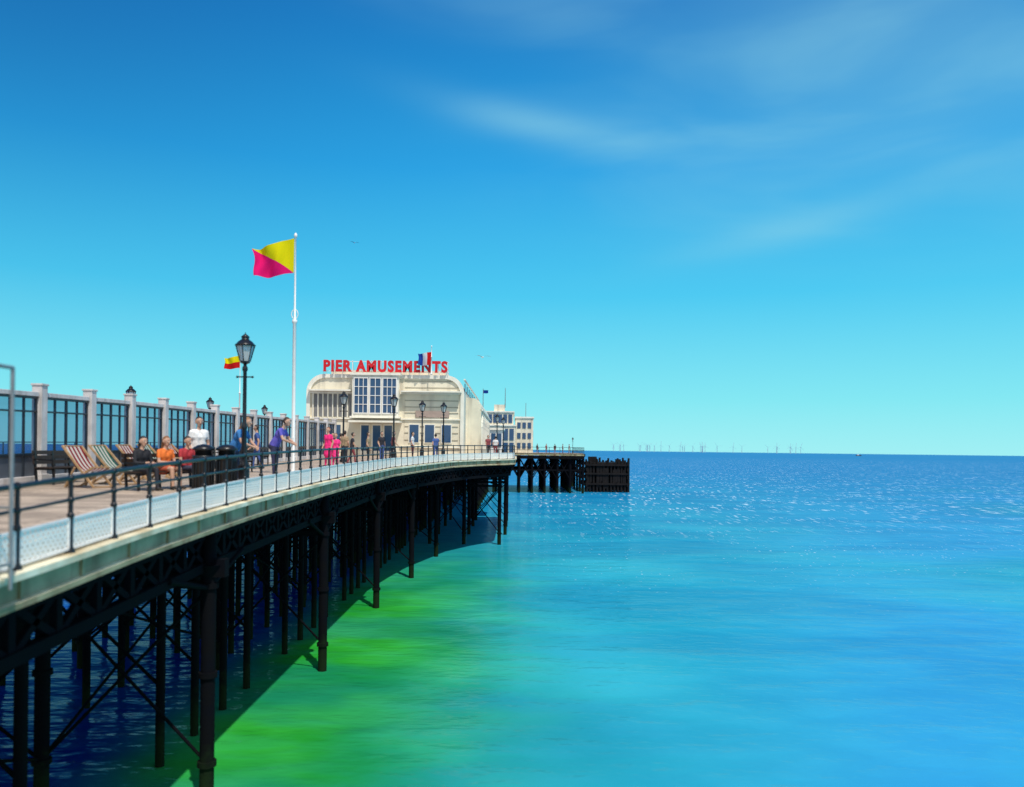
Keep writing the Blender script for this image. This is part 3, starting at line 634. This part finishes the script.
# ------------------------------------------------------------ water
def water():
    m=bpy.data.materials.new('sea_water'); m.use_nodes=True; nt=m.node_tree; nt.nodes.clear(); N=nt.nodes.new; L=nt.links.new
    def mth(op,a,b_=None,c=None,clamp=False):
        n=N('ShaderNodeMath'); n.operation=op; n.use_clamp=clamp
        for i,x in enumerate((a,b_,c)):
            if x is None: continue
            if isinstance(x,(int,float)): n.inputs[i].default_value=x
            else: L(x,n.inputs[i])
        return n.outputs[0]
    def ss(v,a,b_):
        n=N('ShaderNodeMapRange'); n.interpolation_type='SMOOTHSTEP'; L(v,n.inputs[0]); n.inputs[1].default_value=a;n.inputs[2].default_value=b_; return n.outputs[0]
    def mix(f,a,b_):
        n=N('ShaderNodeMixRGB')
        if isinstance(f,(int,float)): n.inputs[0].default_value=f
        else: L(f,n.inputs[0])
        for i,x in((1,a),(2,b_)):
            if isinstance(x,tuple): n.inputs[i].default_value=(*x,1)
            else: L(x,n.inputs[i])
        return n.outputs[0]
    g=N('ShaderNodeNewGeometry'); sp=N('ShaderNodeSeparateXYZ'); L(g.outputs['Position'],sp.inputs[0]); X,Y=sp.outputs['X'],sp.outputs['Y']
    def noise(sc,det,vec=(1,1,1),rot=0):
        mp=N('ShaderNodeMapping'); mp.inputs['Scale'].default_value=vec; mp.inputs['Rotation'].default_value=(0,0,rot); L(g.outputs['Position'],mp.inputs[0])
        n=N('ShaderNodeTexNoise'); n.inputs['Scale'].default_value=sc; n.inputs['Detail'].default_value=det; L(mp.outputs[0],n.inputs['Vector']); return n.outputs['Fac']
    nb=noise(.09,4)
    Xj=mth('ADD',X,mth('MULTIPLY',mth('SUBTRACT',nb,.5),7))
    far=ss(mth('LOGARITHM',mth('MAXIMUM',Y,1),10),1.55,2.6)
    teal=mix(ss(noise(.05,2),.35,.65),(.008,.29,.42),(.03,.4,.5))
    bluer=mix(mth('MULTIPLY',ss(mth('DIVIDE',X,mth('MAXIMUM',Y,1)),.12,.6),ss(noise(.03,2),.25,.55)),teal,(.03,.31,.6))
    base=mix(far,bluer,(.0015,.15,.42))
    gf=mth('MULTIPLY',mth('SUBTRACT',1,ss(Xj,-6,4.5)),mth('SUBTRACT',1,ss(Y,38,80)))
    base=mix(gf,base,mix(ss(noise(.16,3),.35,.65),(.01,.26,.02),(.035,.41,.045)))
    pier_shade=mth('SUBTRACT',1,ss(mth('ADD',X,mth('MULTIPLY',mth('SUBTRACT',nb,.5),4)),-11.5,-8))
    base=mix(pier_shade,base,(.0006,.026,.26))  # pier's shadow on the water painted navy into the base colour
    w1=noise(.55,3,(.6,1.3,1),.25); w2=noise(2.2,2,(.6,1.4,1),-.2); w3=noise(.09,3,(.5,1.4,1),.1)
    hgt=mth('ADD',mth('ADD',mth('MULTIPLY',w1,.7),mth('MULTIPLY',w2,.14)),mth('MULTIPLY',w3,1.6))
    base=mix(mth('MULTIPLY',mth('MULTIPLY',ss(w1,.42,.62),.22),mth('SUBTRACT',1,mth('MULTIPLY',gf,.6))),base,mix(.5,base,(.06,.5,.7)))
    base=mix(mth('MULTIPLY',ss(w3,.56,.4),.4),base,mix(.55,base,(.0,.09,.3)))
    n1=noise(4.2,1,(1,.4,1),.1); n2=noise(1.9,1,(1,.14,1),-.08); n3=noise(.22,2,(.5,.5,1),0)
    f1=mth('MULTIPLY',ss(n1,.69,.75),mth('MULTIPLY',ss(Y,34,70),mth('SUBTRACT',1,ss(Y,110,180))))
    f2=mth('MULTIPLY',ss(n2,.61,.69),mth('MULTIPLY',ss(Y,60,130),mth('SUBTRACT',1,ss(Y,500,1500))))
    glints=mth('MULTIPLY',mth('MAXIMUM',f1,f2),mth('MULTIPLY',ss(n3,.36,.6),ss(X,-2,8)))
    base=mix(mth('MULTIPLY',glints,.8),base,(.75,.88,.94))  # sun glitter painted as pale specks in the sea colour
    bp=N('ShaderNodeBump'); bp.inputs['Strength'].default_value=.75; bp.inputs['Distance'].default_value=.4; L(hgt,bp.inputs['Height'])
    d=N('ShaderNodeBsdfDiffuse'); L(base,d.inputs[0]); bp2=N('ShaderNodeBump'); bp2.inputs['Strength'].default_value=.35; bp2.inputs['Distance'].default_value=.35; L(hgt,bp2.inputs['Height']); L(bp2.outputs[0],d.inputs['Normal'])
    gl=N('ShaderNodeBsdfGlossy'); gl.inputs['Roughness'].default_value=.14; L(bp.outputs[0],gl.inputs['Normal'])
    fr=N('ShaderNodeFresnel'); fr.inputs['IOR'].default_value=1.33; L(bp.outputs[0],fr.inputs['Normal'])
    fac=mth('MINIMUM',mth('MULTIPLY',fr.outputs[0],.45),.22)
    mx=N('ShaderNodeMixShader'); L(fac,mx.inputs[0]); L(d.outputs[0],mx.inputs[1]); L(gl.outputs[0],mx.inputs[2])
    o=N('ShaderNodeOutputMaterial'); L(mx.outputs[0],o.inputs[0]); return m
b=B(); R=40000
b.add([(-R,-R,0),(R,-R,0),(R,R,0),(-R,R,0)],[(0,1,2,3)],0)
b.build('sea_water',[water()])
# ------------------------------------------------------------ world
SUN_EL=60; SA=27; sd=Vector((math.sin(rad(SA))*math.cos(rad(SUN_EL)),-math.cos(rad(SA))*math.cos(rad(SUN_EL)),math.sin(rad(SUN_EL))))
w=bpy.data.worlds.new('World'); S.world=w; w.use_nodes=True; nt=w.node_tree; nt.nodes.clear(); N=nt.nodes.new; L=nt.links.new
def mth(op,a,b_=None,c=None,clamp=False):
    n=N('ShaderNodeMath'); n.operation=op; n.use_clamp=clamp
    for i,x in enumerate((a,b_,c)):
        if x is None: continue
        if isinstance(x,(int,float)): n.inputs[i].default_value=x
        else: L(x,n.inputs[i])
    return n.outputs[0]
def mix(f,a,b_,bt='MIX'):
    n=N('ShaderNodeMixRGB'); n.blend_type=bt
    if isinstance(f,(int,float)): n.inputs[0].default_value=f
    else: L(f,n.inputs[0])
    for i,x in((1,a),(2,b_)):
        if isinstance(x,tuple): n.inputs[i].default_value=(*x,1)
        else: L(x,n.inputs[i])
    return n.outputs[0]
def ssw(v,a,b_):
    n=N('ShaderNodeMapRange'); n.interpolation_type='SMOOTHSTEP'; L(v,n.inputs[0]); n.inputs[1].default_value=a;n.inputs[2].default_value=b_; return n.outputs[0]
sky=N('ShaderNodeTexSky'); sky.sky_type='NISHITA'; sky.sun_disc=False; sky.sun_elevation=rad(SUN_EL); sky.sun_rotation=math.atan2(sd.x,sd.y)
tc=N('ShaderNodeTexCoord'); sp=N('ShaderNodeSeparateXYZ'); L(tc.outputs['Generated'],sp.inputs[0])
el=mth('MULTIPLY',mth('ARCSINE',sp.outputs['Z']),57.2958); az=mth('MULTIPLY',mth('ARCTAN2',sp.outputs['X'],sp.outputs['Y']),57.2958)
mr=N('ShaderNodeMapRange'); L(el,mr.inputs[0]); mr.inputs[1].default_value=0; mr.inputs[2].default_value=60
rp=N('ShaderNodeValToRGB'); L(mr.outputs[0],rp.inputs[0]); cr=rp.color_ramp
stops=[(0,(.36,.9,.94)),(.06,(.22,.82,.92)),(.18,(.065,.6,.91)),(.32,(.018,.38,.81)),(.48,(.007,.21,.59)),(1,(.03,.15,.42))]
cr.elements[0].position=0; cr.elements[0].color=(*stops[0][1],1); cr.elements[1].position=1; cr.elements[1].color=(*stops[-1][1],1)
for p,c in stops[1:-1]:
    e=cr.elements.new(p); e.color=(*c,1)
def blob(a0,e0,s1,s2,tilt):
    c,s_=math.cos(rad(tilt)),math.sin(rad(tilt)); du=mth('SUBTRACT',az,a0); dv=mth('SUBTRACT',el,e0)
    p=mth('DIVIDE',mth('ADD',mth('MULTIPLY',du,c),mth('MULTIPLY',dv,s_)),s1); q=mth('DIVIDE',mth('SUBTRACT',mth('MULTIPLY',dv,c),mth('MULTIPLY',du,s_)),s2)
    return mth('POWER',2.718,mth('MULTIPLY',-1,mth('ADD',mth('MULTIPLY',p,p),mth('MULTIPLY',q,q))))
cmb=N('ShaderNodeCombineXYZ'); L(az,cmb.inputs[0]); L(el,cmb.inputs[1])
mp=N('ShaderNodeMapping'); mp.inputs['Rotation'].default_value=(0,0,rad(10)); mp.inputs['Scale'].default_value=(.05,.18,1); L(cmb.outputs[0],mp.inputs[0])
nz=N('ShaderNodeTexNoise'); nz.inputs['Scale'].default_value=1; nz.inputs['Detail'].default_value=4; nz.inputs['Roughness'].default_value=.48; nz.inputs['Distortion'].default_value=.4; L(mp.outputs[0],nz.inputs['Vector'])
wz=ssw(nz.outputs['Fac'],.36,.72)
c1=mth('MULTIPLY',blob(2,22.0,8,1.1,-11),mth('ADD',.26,mth('MULTIPLY',wz,.22)))
c2=mth('MULTIPLY',blob(20,19,15,6,-4),mth('ADD',.1,mth('MULTIPLY',wz,.34)))
c3=mth('MULTIPLY',blob(19,14.8,8,1.0,11),.24)
c5=mth('MULTIPLY',blob(26,26,14,7,-14),mth('ADD',.24,mth('MULTIPLY',wz,.25)))
c6=mth('MULTIPLY',blob(0,29,13,2.2,-6),mth('ADD',.06,mth('MULTIPLY',wz,.2)))
cl=mth('MINIMUM',mth('ADD',mth('ADD',c1,c2),mth('ADD',mth('ADD',c3,c6),c5)),.7)
col=mix(mth('MULTIPLY',blob(-38,30,24,15,0),.6),rp.outputs[0],(.004,.1,.34))
col=mix(mth('MULTIPLY',cl,.85),col,(.3,.7,.82))
back_fill=mth('MULTIPLY',ssw(mth('MULTIPLY',sp.outputs['Y'],-1),-.15,.35),ssw(nz.outputs['Fac'],.25,.6))  # unseen pale cloud added behind the camera to brighten facades and fascia
col=mix(mth('MULTIPLY',back_fill,.75),col,(.9,.84,.77))
vm=N('ShaderNodeVectorMath'); vm.operation='SCALE'; L(col,vm.inputs[0]); vm.inputs['Scale'].default_value=10
fin=mix(.95,sky.outputs[0],vm.outputs[0])
bg=N('ShaderNodeBackground'); bg.inputs['Strength'].default_value=.1; L(fin,bg.inputs[0]); wo=N('ShaderNodeOutputWorld'); L(bg.outputs[0],wo.inputs[0])
ld=bpy.data.lights.new('sun','SUN'); ld.energy=3.8; ld.angle=rad(.8); ld.color=(1,.94,.85); lo=bpy.data.objects.new('sun',ld); link(lo)
lo.rotation_euler=(-sd).to_track_quat('-Z','Y').to_euler()
# ------------------------------------------------------------ camera
cd=bpy.data.cameras.new('camera'); cam=bpy.data.objects.new('camera',cd); link(cam); S.camera=cam
cam.location=(0,0,EYE); cam.rotation_euler=(rad(90),rad(-.7),0)
cd.sensor_width=36; cd.lens=28.125; cd.shift_y=56/1024; cd.clip_end=100000; cd.clip_start=.05
cd.dof.use_dof=True; cd.dof.focus_distance=55; cd.dof.aperture_fstop=.5
S.view_settings.view_transform='Standard'; S.view_settings.look='None'; S.view_settings.exposure=0
